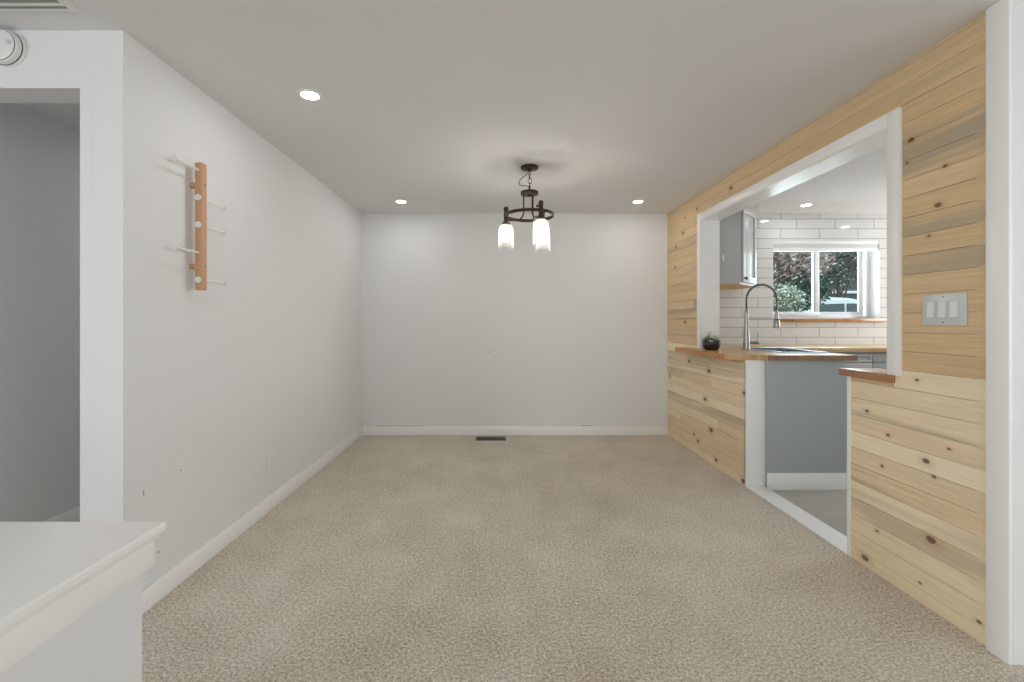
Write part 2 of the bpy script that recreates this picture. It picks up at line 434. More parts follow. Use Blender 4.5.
# wall ending the partition and the outer walls
m = MB(); m.box(WALLX(YR)+.0, XK+.1, YR, YR+.12, 0, H)
struct(m, 'wall_near_right', M['wall'], label='pale wall running off to the right')
m = MB(); m.box(-4.3, -4.2, -2.15, YB, 0, H); m.box(-4.3, -4.2, -6.6, -5.05, 0, H); m.box(-4.3, -4.2, -5.05, -2.15, 0, .5); m.box(-4.3, -4.2, -5.05, -2.15, 2.1, H); struct(m, 'wall_far_left', M['wall'])
m = MB(); m.box(4.2, 4.3, -6.6, -2.75, 0, H); m.box(4.2, 4.3, -.25, YR, 0, H); m.box(4.2, 4.3, -2.75, -.25, 0, .5); m.box(4.2, 4.3, -2.75, -.25, 2.1, H); struct(m, 'wall_far_right', M['wall'])  # right wall, its opening added for the fill light there
m = MB(); m.box(-4.2, 4.2, -6.7, -6.6, 2.25, H); m.box(-4.2, 4.2, -6.7, -6.6, 0, .5); m.box(-4.2, -2.75, -6.7, -6.6, .5, 2.25); m.box(2.95, 4.2, -6.7, -6.6, .5, 2.25)
struct(m, 'wall_rear', M['wall'])

# kitchen tiled wall with window opening
WX0, WX1, WZ0, WZ1 = 2.805, 3.911, 1.203, 2.013
m = MB()
for (a, b, c, d) in ((KXI-.02, WX0, 0, H), (WX1, XK, 0, H), (WX0, WX1, 0, WZ0), (WX0, WX1, WZ1, H)):
    m.box(a, b, YB, YB+.012, c, d)
struct(m, 'wall_kitchen', M['tile'], label='white subway tile wall with grey grout')
m = MB()
for (a, b, c, d) in ((KXI-.02, WX0, 0, H), (WX1, XK+.1, 0, H), (WX0, WX1, 0, WZ0), (WX0, WX1, WZ1, H)):
    m.box(a, b, YB+.012, YB+.19, c, d)
struct(m, 'wall_kitchen_outer', M['wall'])
m = MB(); m.box(XK, XK+.1, YR+.12, 3.4, 0, H); m.box(XK, XK+.1, 4.3, YB, 0, H); m.box(XK, XK+.1, 3.4, 4.3, 0, 1.0); m.box(XK, XK+.1, 3.4, 4.3, 2.0, H); struct(m, 'wall_kitchen_right', M['wall'])  # kitchen side wall, its opening added for the fill light

# ---- partition with planks
m = MB()
T0, T1 = .012, .152
def core(y0, y1, z0, z1): m.box(T0, T1-.004, y0, y1, z0, z1, fx=rw)
OY0, OY1, OZ = 2.038, 3.907, 2.04         # pass-through clear opening
PY, NY = 3.22, 2.29                        # ends of the pony wall and of the near half wall
ZT = .935; TH = .037
core(OY1+.02, YB, 0, H); core(YR+.12, OY0-.02, 0, H); core(OY0-.02, OY1+.02, OZ+.02, H)
core(PY+.02, OY1+.02, 0, ZT-TH); core(OY0-.02, NY-.02, 0, ZT-.034)
wr = struct(m, 'wall_right', M['wall'], label='partition between dining room and kitchen')
# shiplap boards
m = MB(); lay = m.bm.loops.layers.color.new('plank')
PH = .082; z = 1.125 - PH*14; rows = []
while z < H:
    rows.append((max(z, 0.0), min(z+PH, H))); z += PH
rnd = random.Random(21)
for (a, b) in rows:
    if b <= a+.004: continue
    spans = [(YR+.05, YB)]
    zc = (a+b)/2
    cuts = []
    if zc < ZT-.02: cuts = [(NY-.025, PY)]
    elif a < OZ+.01: cuts = [(OY0-.02, OY1+.02)]
    zlo, zhi = a, b
    for c0, c1 in cuts: spans = [(YR+.05, c0), (c1, YB)]
    joints = [3.6 + rnd.random()*.8] if rnd.random() < .3 else []
    if a < 1.66 < b: joints = [4.35]
    if not cuts and rnd.random() < .6: joints = [1.98 if a < 2.2 < b or a < 2.11 < b else 2.6+rnd.random()]
    for (s0, s1) in spans:
        js = sorted(j for j in joints if s0+.1 < j < s1-.1); pts = [s0]+js+[s1]
        for p, q in zip(pts[:-1], pts[1:]):
            parts = [(p, q, zlo, zhi)]
            if zlo < ZT < zhi and q <= OY0: parts = [(p, q, zlo, zhi)]
            if zlo < OZ+.01 < zhi and cuts: pass
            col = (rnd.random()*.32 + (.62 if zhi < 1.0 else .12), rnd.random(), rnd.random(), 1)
            before = set(m.bm.faces)
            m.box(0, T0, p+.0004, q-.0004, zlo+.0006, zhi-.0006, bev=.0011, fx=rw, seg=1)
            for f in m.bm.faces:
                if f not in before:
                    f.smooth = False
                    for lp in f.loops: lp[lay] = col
# board rows split by the counter height and by the head of the opening
def patch(y0, y1, z0, z1, seed):
    r = random.Random(seed); col = (r.random(), r.random(), r.random(), 1); before = set(m.bm.faces)
    m.box(0, T0, y0+.0004, y1-.0004, z0+.0006, z1-.0006, bev=.0011, fx=rw, seg=1)
    for f in m.bm.faces:
        if f not in before:
            f.smooth = False
            for lp in f.loops: lp[lay] = col
for (a, b) in rows:
    if a < OZ+.01 < b: patch(OY0-.02, OY1+.02, OZ+.012, b, 5)
    if a < ZT-.02 < b and (a+b)/2 >= ZT-.02:
        patch(PY, OY1+.02, a, ZT-TH-.001, 8); patch(OY0-.02, NY-.025, a, ZT-.036, 9)
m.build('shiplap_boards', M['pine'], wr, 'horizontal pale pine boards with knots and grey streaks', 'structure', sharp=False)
# linings and casings
tn = [0]
def trim(mb, mat=None, label=None):
    tn[0] += 1; return struct(mb, 'trim_%d' % tn[0], mat or M['trim'], label=label)
m = MB(); m.box(0, T1, OY0-.02, OY1+.02, OZ, OZ+.02, fx=rw); trim(m, M['gloss_trim'], 'glossy white head lining of the pass-through')
m = MB(); m.box(0, T1, OY1, OY1+.02, ZT+.001, OZ, fx=rw); trim(m, None, 'white far jamb lining of the pass-through')
m = MB(); m.box(0, T1, OY0-.02, OY0, ZT+.001, OZ, fx=rw); trim(m, None, 'white near jamb lining of the pass-through')
m = MB(); m.box(0, T1, PY, PY+.02, 0, ZT-TH-.001, fx=rw, bev=.001); trim(m, None, 'white end board of the pony wall')
m = MB(); m.box(0, T1, NY-.025, NY, 0, ZT-.036, fx=rw, bev=.001); trim(m, None, 'white end board of the near half wall')
CW = .063
m = MB()
m.box(-.016, 0, OY0-CW, OY0, ZT, OZ+CW, fx=rw, bev=.002)
m.box(-.016, 0, OY1, OY1+CW, ZT+.001, OZ+CW, fx=rw, bev=.002)
m.box(-.016, 0, OY0, OY1, OZ, OZ+CW, fx=rw, bev=.002)
trim(m, None, 'flat white casing framing the pass-through')
m = MB(); m.box(-.002, .13, NY-.0, PY+.0, -.02, .010, fx=rw, bev=.003); trim(m, None, 'white threshold strip between carpet and kitchen floor')
m = MB(); m.box(-.016, .0, YR-.001, YR+.074, 0, H, fx=rw, bev=.003); trim(m, None, 'white corner board at the near end of the plank wall')
# baseboards
def base(mb, nm): return struct(mb, nm, M['trim'])
m = MB(); m.box(LWX(YB)+.014, WALLX(YB)-.0, YB-.014, YB, .0, .090, bev=.003); base(m, 'baseboard_back')
m = MB(); m.box(0, .014, YL, YB-.014, 0, .090, fx=lw, bev=.003); base(m, 'baseboard_left')
m = MB(); m.box(DX0, DX0+.014, YL+.12, YB, 0, .095, bev=.003); base(m, 'baseboard_hall')

# near half wall with cap (bottom left)
GX, GY, GZ = -.6222, .8475, .80
m = MB()
m.box(-1.30, GX-.026, .15, GY-.026, 0, GZ-.03)
hw = struct(m, 'wall_half', M['wall'], label='white half wall at the stair')
m = MB(); m.box(-1.345, GX, .10, GY, GZ-.018, GZ, bev=.004, seg=3); m.box(-1.34, GX-.008, .11, GY-.008, GZ-.027, GZ-.017, bev=.004, seg=3)
m.build('cap', M['trim'], hw, 'smooth white flat cap', 'structure')
m = MB(); m.box(-1.325, GX-.0127, .13, GY-.0127, GZ-.077, GZ-.027, bev=.002)
m.build('apron_moulding', M['trim'], hw, kind='structure')

# ------------------------------------------------------------ KITCHEN WINDOW
m = MB(); YF = YB+.125
X0, X1 = WX0+.001, WX1-.001
def fr(a, b, c, d, y0=YF, y1=YF+.05, bev=.003): m.box(a, b, y0, y1, c, d, bev=bev)
fr(X0, X1, WZ0, WZ0+.03); fr(X0, X1, WZ1-.035, WZ1); fr(X0, X0+.03, WZ0+.03, WZ1-.035); fr(X1-.035, X1, WZ0+.03, WZ1-.035)
fr(3.32, 3.36, WZ0+.03, WZ1-.035, YF+.005, YF+.045)
win = struct(m, 'window_1', M['vinyl'], label='white vinyl two-pane sliding kitchen window')
def sash(x0, x1, y, w, z0=WZ0+.028, z1=WZ1-.03):
    q = MB(); q.box(x0, x1, y, y+.022, z0, z0+w, bev=.002); q.box(x0, x1, y, y+.022, z1-w, z1, bev=.002)
    q.box(x0, x0+w, y, y+.022, z0+w, z1-w, bev=.002); q.box(x1-w, x1, y, y+.022, z0+w, z1-w, bev=.002)
    s_ = q.build('sash', M['vinyl'], win, kind='structure')
    q = MB(); q.box(x0+w, x1-w, y+.009, y+.013, z0+w, z1-w); q.build('pane', M['pane'], s_, kind='structure')
sash(WX0+.028, 3.372, YF-.004, .042); sash(3.345, 3.85, YF+.02, .042)
# drywall returns of the window recess (painted)
m = MB(); m.box(WX1-.004, WX1+.0, YB+.001, YF+.05, WZ0, WZ1); m.box(WX0, WX0+.004, YB+.001, YF+.05, WZ0, WZ1); m.box(WX0, WX1, YB+.001, YF+.05, WZ1-.004, WZ1)
trim(m, None, 'white return around the kitchen window recess')
m = MB(); m.box(WX0+.045, WX1+.055, YB-.03, YF, WZ0-.036, WZ0, bev=.003)
o = m.build('window_sill', M['sill_wood']); tag(o, 'honey-coloured varnished wood sill under the kitchen window', 'window sill')
# blind
t = thing('cellular_shade', (3.358, YB+.03, WZ1-.004), 'raised white cellular blind at the top of the kitchen window', 'window blind')
m = MB(); m.box(2.812, 3.904, YB+.004, YB+.06, WZ1-.042, WZ1-.005, bev=.004); m.build('headrail', M['white_plastic'], t)
m = MB()
for i in range(6): m.box(2.815, 3.90, YB+.008, YB+.056, WZ1-.043-.006*(i+1), WZ1-.043-.006*i, bev=.0025)
m.build('folded_fabric', M['shade_fabric'], t)
m = MB(); m.box(2.813, 3.902, YB+.006, YB+.058, WZ1-.112, WZ1-.079, bev=.004); m.build('bottom_rail', M['white_plastic'], t)

# ------------------------------------------------------------ KITCHEN UNITS
def shaker(mb, x0, x1, z0, z1, y, th=.019, w=.05, rec=.008):
    """shaker front facing -y"""
    mb.box(x0, x1, y, y+th, z0, z0+w, bev=.0015); mb.box(x0, x1, y, y+th, z1-w, z1, bev=.0015)
    mb.box(x0, x0+w, y, y+th, z0+w, z1-w, bev=.0015); mb.box(x1-w, x1, y, y+th, z0+w, z1-w, bev=.0015)
    mb.box(x0+w, x1-w, y+rec, y+th, z0+w, z1-w)
def pull(parent, x0, x1, z, y):
    q = MB(); q.box(x0, x1, y-.03, y-.022, z-.005, z+.005, bev=.002); q.box(x0+.01, x0+.02, y-.025, y, z-.004, z+.004); q.box(x1-.02, x1-.01, y-.025, y, z-.004, z+.004)
    q.build('handle', M['steel'], parent)
# peninsula base unit
P0, P1, PF = KXI+.011, 2.43, 3.20
t = thing('base_cabinet', ((P0+P1)/2, 3.6, -.012), 'blue-grey sink peninsula cabinet whose plain end panel faces the dining room', 'cabinet')
m = MB(); m.box(P0, P0+.016, PF+.018, 4.06, .09, ZT-TH-.001); m.box(P1-.036, P1-.02, PF+.018, 4.06, .09, ZT-TH-.001); m.box(P0+.016, P1-.036, 4.044, 4.06, .09, ZT-TH-.001); m.box(P0+.016, P1-.036, PF+.018, 4.044, .09, .106); m.box(P0, P1-.09, PF+.03, 4.06, -.012, .09); m.build('body', M['cabinet'], t)
m = MB(); m.box(1.869, P1, PF, PF+.018, -.012, ZT-TH-.001, bev=.001); m.build('end_panel', M['panel'], t, 'plain blue-grey painted panel')
m = MB(); m.box(1.869, P1-.01, PF-.014, PF, -.012, .109, bev=.003); m.build('plinth_board', M['trim'], t, 'white board along the foot of the panel')
for (a, b) in ((PF+.03, 3.62), (3.63, 4.04)):
    q = MB(); fx = lambda c: (P1-.02-(c.y-5), c.x, c.z)
    for (u0, u1, w0, w1, d0) in ((a, b, .10, .15, 0), (a, b, .83, .88, 0), (a, a+.05, .15, .83, 0), (b-.05, b, .15, .83, 0), (a+.05, b-.05, .15, .83, .008)):
        q.box(P1-.02, P1-.001-d0, u0, u1, w0, w1)
    d = q.build('door', M['cabinet'], t)
    q = MB(); q.box(P1+.022, P1+.03, b-.09 if a < 3.3 else a+.08, b-.08 if a < 3.3 else a+.09, .68, .80, bev=.002); q.box(P1-.001, P1+.026, b-.089 if a < 3.3 else a+.081, b-.081 if a < 3.3 else a+.089, .70, .71); q.box(P1-.001, P1+.026, b-.089 if a < 3.3 else a+.081, b-.081 if a < 3.3 else a+.089, .77, .78)
    q.build('handle', M['steel'], d)
# window-wall base units
kx = [2.44, 3.34, 4.24, 5.14]
labels = ['grey shaker base cabinet in the corner left, under the kitchen window', 'grey shaker base cabinet seen past the peninsula end, under the kitchen window', 'grey shaker base cabinet furthest right under the kitchen window']
FY = 4.09
for i, (a, b) in enumerate(zip(kx[:-1], kx[1:])):
    t = thing('base_cabinet', ((a+b)/2, 4.4, -.012), labels[i], 'cabinet', 'base cabinets under the window')
    m = MB(); m.box(a, b, FY+.02, YB-.02, .09, ZT-TH-.001); m.box(a, b, FY+.07, YB-.02, -.012, .09); m.build('body', M['cabinet'], t)
    q = MB(); shaker(q, a+.003, b-.003, .806, .882, FY, w=.022); d = q.build('drawer', M['cabinet'], t)
    q = MB(); shaker(q, a+.003, b-.003, .10, .80, FY, w=.055); d = q.build('door', M['cabinet'], t)
    pull(d, a+.36, a+.54, .77, FY)

# worktops
SX0, SX1, SY0, SY1 = 2.13, 2.45, 3.43, 4.12
poly = [(1.874, 3.196), (1.80, 3.218), (1.70, 3.250), (1.640, 3.276), (1.616, 3.296), (1.607, 3.33), (1.602, 4.189), (WALLX(4.189)-.001, 4.189), (WALLX(OY1)-.001, OY1+.0), (SX0, OY1), (SX0, 3.178), (1.95, 3.178)]
m = MB(); m.mi = 0
zb, zt = ZT-TH, ZT
m.prism(poly[:7] + [(WALLX(4.189)-.017, 4.189), (WALLX(OY1)-.017, OY1-.001)] + poly[9:], zb, zt, side_mi={0: 0, 4: 1, 5: 1, 6: 1, len(poly)-1: 2, len(poly)-2: 2})
m.prism([(T1+WALLX(3.9)+.001, OY1-.0), (SX0, OY1), (SX0, 4.06), (T1+WALLX(3.9)+.001, 4.06)], zb, zt)
m.prism([(SX1, 3.178), (2.491, 3.178), (2.491, 4.06), (SX1, 4.06)], zb, zt, side_mi={0: 2})
m.prism([(SX0, 3.178), (SX1, 3.178), (SX1, SY0), (SX0, SY0)], zb, zt, side_mi={0: 2})
m.prism([(SX0, SY1-.08), (SX1, SY1-.08), (SX1, 4.06), (SX0, 4.06)], zb, zt)
SY1 = 4.03
o = m.build('worktop', [M['block'], M['oak_edge'], M['endgrain']]); tag(o, 'butcher-block peninsula worktop with a rounded overhang into the dining room', 'worktop')
m = MB(); m.box(KXI+.006, 5.28, 4.061, YB-.001, zb, zt, bev=.002)
o = m.build('worktop', M['block_x']); tag(o, 'pale wood worktop running along the tiled wall below the window', 'worktop')
m = MB(); m.box(-.023, T1+.02, 2.012, 2.316, ZT-.035, ZT, fx=rw, bev=.002)
o = m.build('ledge', M['ledge_wood']); tag(o, 'short orange-brown wood ledge capping the near half wall', 'ledge')

# sink
t = thing('sink', ((SX0+SX1)/2, (SY0+SY1)/2, ZT), 'stainless steel sink set into the peninsula worktop', 'sink')
m = MB(); a0, a1, b0, b1 = SX0, SX1, SY0, SY1
for (x0, x1, y0, y1) in ((a0-.018, a1+.018, b0-.018, b0+.006), (a0-.018, a1+.018, b1-.006, b1+.018), (a0-.018, a0+.006, b0+.006, b1-.006), (a1-.006, a1+.018, b0+.006, b1-.006)):
    m.box(x0, x1, y0, y1, ZT+.0005, ZT+.007, bev=.003)
m.build('rim', M['sink_steel'], t)
m = MB(); d = .19; w = .003
m.box(a0+.003, a0+.006, b0+.003, b1-.003, ZT-d, ZT+.001); m.box(a1-.006, a1-.003, b0+.003, b1-.003, ZT-d, ZT+.001)
m.box(a0+.006, a1-.006, b0+.003, b0+.006, ZT-d, ZT+.001); m.box(a0+.006, a1-.006, b1-.006, b1-.003, ZT-d, ZT+.001); m.box(a0+.003, a1-.003, b0+.003, b1-.003, ZT-d-.003, ZT-d)
m.lathe([(0, .0), (.04, .0), (.045, .003), (0, .003)], ((a0+a1)/2, (b0+b1)/2, ZT-d), 24)
m.build('basin', M['sink_steel'], t)

# faucet
fx0, fy = 2.045, 3.79
t = thing('faucet', (fx0, fy, ZT), 'tall brushed steel spring-neck kitchen faucet beside the sink', 'faucet')
m = MB(); m.lathe([(0, 0), (.034, 0), (.034, .004), (.029, .007), (.027, .012), (0, .012)], (fx0, fy, ZT), 28)
m.box(fx0+.01, fx0+.064, fy-.018, fy+.018, ZT, ZT+.004, bev=.002)
m.build('base_plate', M['steel'], t)
m = MB(); m.lathe([(0, .01), (.027, .01), (.026, .05), (.022, .14), (.017, .24), (.0145, .30), (.0145, .325), (.011, .33), (0, .33)], (fx0, fy, ZT), 28); m.build('body', M['steel'], t)
R = .126; zc = 1.352; pts = []
zbm = ZT+.325
pts += [(fx0, fy, zbm + (zc-zbm)*i/8) for i in range(9)]
pts += [(fx0+R-R*math.cos(a), fy, zc+R*math.sin(a)) for a in [PI*i/28 for i in range(1, 29)]]
pts += [(fx0+2*R, fy, zc-(zc-1.255)*i/6) for i in range(1, 7)]
m = MB(); m.tube(pts, .0065, 10); m.build('hose', M['dark'], t, 'dark inner hose')
# spring coil
def along(pts, u):
    P = [Vector(p) for p in pts]; ls = [0]
    for p, q in zip(P[:-1], P[1:]): ls.append(ls[-1]+(q-p).length)
    s_ = u*ls[-1]
    for i in range(len(P)-1):
        if ls[i+1] >= s_: k = (s_-ls[i])/max(1e-9, ls[i+1]-ls[i]); return P[i].lerp(P[i+1], k), (P[i+1]-P[i]).normalized()
    return P[-1], (P[-1]-P[-2]).normalized()
coil = []; turns = 72; N = turns*9
for i in range(N+1):
    p, tg = along(pts, i/N); n1 = Vector((0, 1, 0)); n2 = tg.cross(n1); a = 2*PI*turns*i/N
    coil.append(p + (n1*math.cos(a) + n2*math.sin(a))*.0092)
m = MB(); m.tube(coil, .0017, 5); m.build('spring', M['steel'], t, 'coiled steel spring')
hx = fx0+2*R
m = MB(); m.lathe([(0, 1.262), (.010, 1.262), (.0125, 1.25), (.0135, 1.20), (.017, 1.185), (.0225, 1.175), (.0245, 1.125), (.022, 1.116), (0, 1.116)], (hx, fy, 0), 28); m.build('spray_head', M['steel'], t)
m = MB(); m.tube([(fx0, fy, 1.192), (hx-.018, fy, 1.192)], .0045, 10); m.torus((hx, fy, 1.192), .021, .005, seg=24); m.build('holder_arm', M['steel'], t)
m = MB(); m.cyl((fx0+.015, fy, ZT+.062), (fx0+.10, fy, ZT+.062), .014, .013, bev=.002); m.tube([(fx0+.09, fy, ZT+.062), (fx0+.092, fy, ZT+.10), (fx0+.096, fy, ZT+.155)], .006, 10, rad=lambda u: .0075-.002*u); m.build('lever_handle', M['steel'], t)

# upper corner cabinet
t = thing('corner_wall_cabinet', (2.1, 4.4, 1.505), 'grey diagonal corner wall cabinet left of the kitchen window', 'cabinet')
cp = [(KXI+.003, 4.09), (2.150, 4.09), (2.46, 4.40), (2.46, YB-.001), (KXI+.003, YB-.001)]
m = MB(); m.prism(cp, 1.509, H-.002); m.build('body', M['cabinet'], t)
m = MB(); m.prism(cp, 1.505, 1.5088); m.build('underside', M['ply'], t, 'bare pale wood underside')
# diagonal door
dv = Vector((2.46-2.150, 4.40-4.09, 0)); L = dv.length; dv.normalize(); nv = Vector((dv.y, -dv.x, 0))
O = Vector((2.150, 4.09, 0))
fd = lambda c: tuple(O + dv*c.x + nv*c.y + Vector((0, 0, c.z)))
m = MB()
for (a, b, c, d, y1) in ((.03, L-.03, 1.53, 1.585, .019), (.03, L-.03, 2.155, 2.21, .019), (.03, .085, 1.585, 2.155, .019), (L-.085, L-.03, 1.585, 2.155, .019), (.085, L-.085, 1.585, 2.155, .010)):
    m.box(a, b, .001, y1, c, d, bev=.0015, fx=fd)
door = m.build('door', M['cabinet'], t)
m = MB(); p = Vector(fd(Vector((.058, .019, 1.563)))); m.cyl(p, p+nv*.012, .006); m.cyl(p+nv*.011, p+nv*.024, .013, .015, bev=.002); m.build('knob', M['dark'], door, 'small black knob')
m = MB()
for k, (o1, z0, z1) in enumerate(((.006, H-.07, H-.045), (.016, H-.05, H-.022), (.028, H-.027, H-.002))):
    m.box(-.0+.0, L+.0, 0, o1, z0, z1, bev=.003, fx=fd)
    m.box(KXI+.004, 2.15+o1*.4, 4.09-o1, 4.09, z0, z1, bev=.003)
m.build('crown_moulding', M['cabinet'], t)
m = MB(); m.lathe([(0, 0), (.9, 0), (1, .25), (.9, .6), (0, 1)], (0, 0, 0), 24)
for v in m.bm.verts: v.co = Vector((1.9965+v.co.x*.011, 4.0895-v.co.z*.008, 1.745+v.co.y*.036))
o = m.build('white_oval', M['white_plastic']); tag(o, 'small raised white oval on the end of the corner wall cabinet', 'hook')  # raised white oval on the cabinet end

# plant bowl
px, py_ = 1.757, 3.80
t = thing('potted_succulent', (px, py_, ZT), 'small round black glass bowl planted with succulents, on the peninsula worktop', 'plant')
pr = [(0, .0), (.045, .0), (.058, .008), (.069, .03), (.071, .05), (.0705, .082), (.0665, .082), (.067, .05), (.064, .03), (.052, .012), (0, .010)]
m = MB(); m.lathe(pr, (px, py_, ZT), 40, wob=lambda a, z: .014*abs(math.sin(a*5))); m.build('bowl', M['pot'], t, 'ribbed smoky black glass bowl')
m = MB(); m.lathe([(0, .05), (.063, .05), (.063, .066), (.03, .070), (0, .072)], (px, py_, ZT), 24); m.build('soil', M['soil'], t)
def leaf(mb, base_, d, L_, w, curl=.2):
    d = Vector(d).normalized(); side = d.cross(Vector((0, 0, 1)));
    if side.length < .1: side = Vector((1, 0, 0))
    side.normalize(); up = side.cross(d); base_ = Vector(base_)
    rows_ = []
    for i in range(6):
        u = i/5; ww = w*math.sin(PI*min(1, .12+u*.88))**.7 * (1 if u < .99 else .05); c = base_ + d*L_*u + up*(curl*L_*u*u)
        rows_.append([mb.bm.verts.new(c + side*ww), mb.bm.verts.new(c - up*ww*.45), mb.bm.verts.new(c - side*ww), mb.bm.verts.new(c + up*ww*.25)])
    fs = []
    for A, B in zip(rows_[:-1], rows_[1:]):
        for k in range(4): fs.append(mb.bm.faces.new((A[k], A[(k+1) % 4], B[(k+1) % 4], B[k])))
    fs.append(mb.bm.faces.new(rows_[0][::-1])); fs.append(mb.bm.faces.new(rows_[-1]))
    mb._tag(fs, True); bmesh.ops.recalc_face_normals(mb.bm, faces=fs)
rl = random.Random(3)
m = MB()
for (cx, cy, n, L_) in ((-.035, -.01, 11, .055), (.02, .015, 10, .035)):
    for i in range(n):
        a = i*2.4; el = .25+.9*i/n; leaf(m, (px+cx, py_+cy, ZT+.068), (math.cos(a)*math.cos(el), math.sin(a)*math.cos(el), math.sin(el)), L_*1.2*(1-.25*i/n), .009)
m.build('leaves', M['leaf'], t)
m = MB()
for (cx, cy, hh) in ((-.018, .0, .065), (-.005, .01, .075), (.03, .0, .045), (.043, -.01, .035), (.015, -.02, .04), (-.028, .015, .05)):
    m.tube([(px+cx, py_+cy, ZT+.065), (px+cx*1.15, py_+cy, ZT+.068+hh)], .0012, 5)
    for i in range(9):
        a = rl.random()*6.28; zz = ZT+.072+hh*(.25+.75*i/8); leaf(m, (px+cx*1.1, py_+cy, zz), (math.cos(a), math.sin(a), .5), .019, .006)
m.build('sprigs', M['pale_leaf'], t, 'pale silvery sprigs')

# ------------------------------------------------------------ LIGHTS
def downlight(name, x, y, label):
    t = thing(name, (x, y, H), label, 'ceiling light', 'recessed downlights')
    m = MB(); m.lathe([(.041, -.001), (.060, -.0005), (.058, -.0035), (.045, -.0045), (.041, -.003)], (x, y, H), 40, closed=True); m.build('trim_ring', M['white_plastic'], t)
    m = MB(); m.lathe([(0, -.0026), (.041, -.0026), (.041, -.0014), (0, -.0014)], (x, y, H), 40); m.build('lens', M['lens'], t, 'glowing white lens')
    return t
d0 = downlight('recessed_light', -.94, 2.239, 'round lit downlight nearest the camera, over the left side of the carpet')
def dl(x, y, label):
    c = copy_tree(d0); c.location = (x, y, H); c['label'] = label; return c
dl(-.929, 4.226, 'small lit downlight near the back wall, left of the chandelier')
dl(1.273, 4.23, 'small lit downlight near the back wall, right of the chandelier')
dl(2.918, 4.353, 'lit downlight in the kitchen ceiling above the window')
dl(4.057, 4.034, 'lit downlight of the kitchen mirrored in the wall tiles, itself behind the plank wall')

dl(-1.05, .45, 'added fill downlight over the half wall, just outside the photo at the left')  # unseen downlight added to brighten the cap and near carpet
dl(1.1, .45, 'added fill downlight of the near room, just outside the photo at the right')  # unseen downlight added to brighten the near carpet and lower boards
dl(-1.95, 3.25, 'added unseen fill downlight inside the hall behind the doorway wall')  # unseen downlight added to lift the dark hall
CXc, CYc = .205, 3.27
t = thing('chandelier', (CXc, CYc, H), 'dark bronze ring chandelier with three lit jar-shaped glass shades', 'chandelier')
m = MB(); m.lathe([(0, 0), (.060, 0), (.064, -.004), (.064, -.014), (.058, -.020), (.02, -.024), (.012, -.03), (.008, -.034), (0, -.034)], (CXc, CYc, H), 36); m.build('canopy', M['bronze'], t)
m = MB()
ry = Matrix.Rotation(PI/2, 3, 'Y'); rx = Matrix.Rotation(PI/2, 3, 'X')
m.torus((CXc, CYc, H-.046), .012, .0022, rx, sx=.7)
m.torus((CXc, CYc, H-.072), .019, .0026, ry, 28, 8)
m.torus((CXc+.003, CYc, H-.104), .019, .0028, rx, 28, 8, sx=.7)
m.torus((CXc, CYc, H-.133), .013, .0026, ry, 24, 8)
m.build('chain', M['bronze'], t)
m = MB(); pc = []
for i in range(25):
    u = i/24; pc.append((CXc + .0 - .088*math.sin(PI*min(1, u**.9))**1.1*(.55+.75*u if u < .7 else .55+.525), CYc+.004*math.sin(6*u), H-.032-.125*u**.8))
cordp = [(0, -.034), (-.012, -.05), (-.03, -.066), (-.05, -.080), (-.068, -.098), (-.076, -.115), (-.070, -.131), (-.052, -.138), (-.03, -.139), (-.012, -.141), (-.004, -.15), (-.004, -.165)]
def smooth_pts(P, n=6):
    P = [Vector(p) for p in P]; out = []
    for i in range(len(P)-1):
        p0, p1, p2, p3 = P[max(i-1, 0)], P[i], P[i+1], P[min(i+2, len(P)-1)]
        for k in range(n):
            u = k/n; out.append(.5*((2*p1)+(p2-p0)*u+(2*p0-5*p1+4*p2-p3)*u*u+(3*p1-p0-3*p2+p3)*u**3))
    out.append(P[-1]); return out
m.tube(smooth_pts([(CXc+a, CYc, H+b) for a, b in cordp]), .0028, 8); m.build('cord', M['cord'], t, 'black supply cord looping to the left')
m = MB(); m.cyl((CXc, CYc, H-.19), (CXc, CYc, H-.142), .007, seg=16)
m.lathe([(0, -.181), (.062, -.181), (.064, -.184), (.064, -.200), (.060, -.204), (.018, -.206), (.010, -.216), (0, -.218)], (CXc, CYc, H), 36); m.build('hub_plate', M['bronze'], t)
RR = .172; zr = 1.934
m = MB(); m.lathe([(RR-.003, zr-.011), (RR+.003, zr-.011), (RR+.003, zr+.011), (RR-.003, zr+.011)], (CXc, CYc, 0), 72, closed=True); m.build('ring', M['bronze'], t)
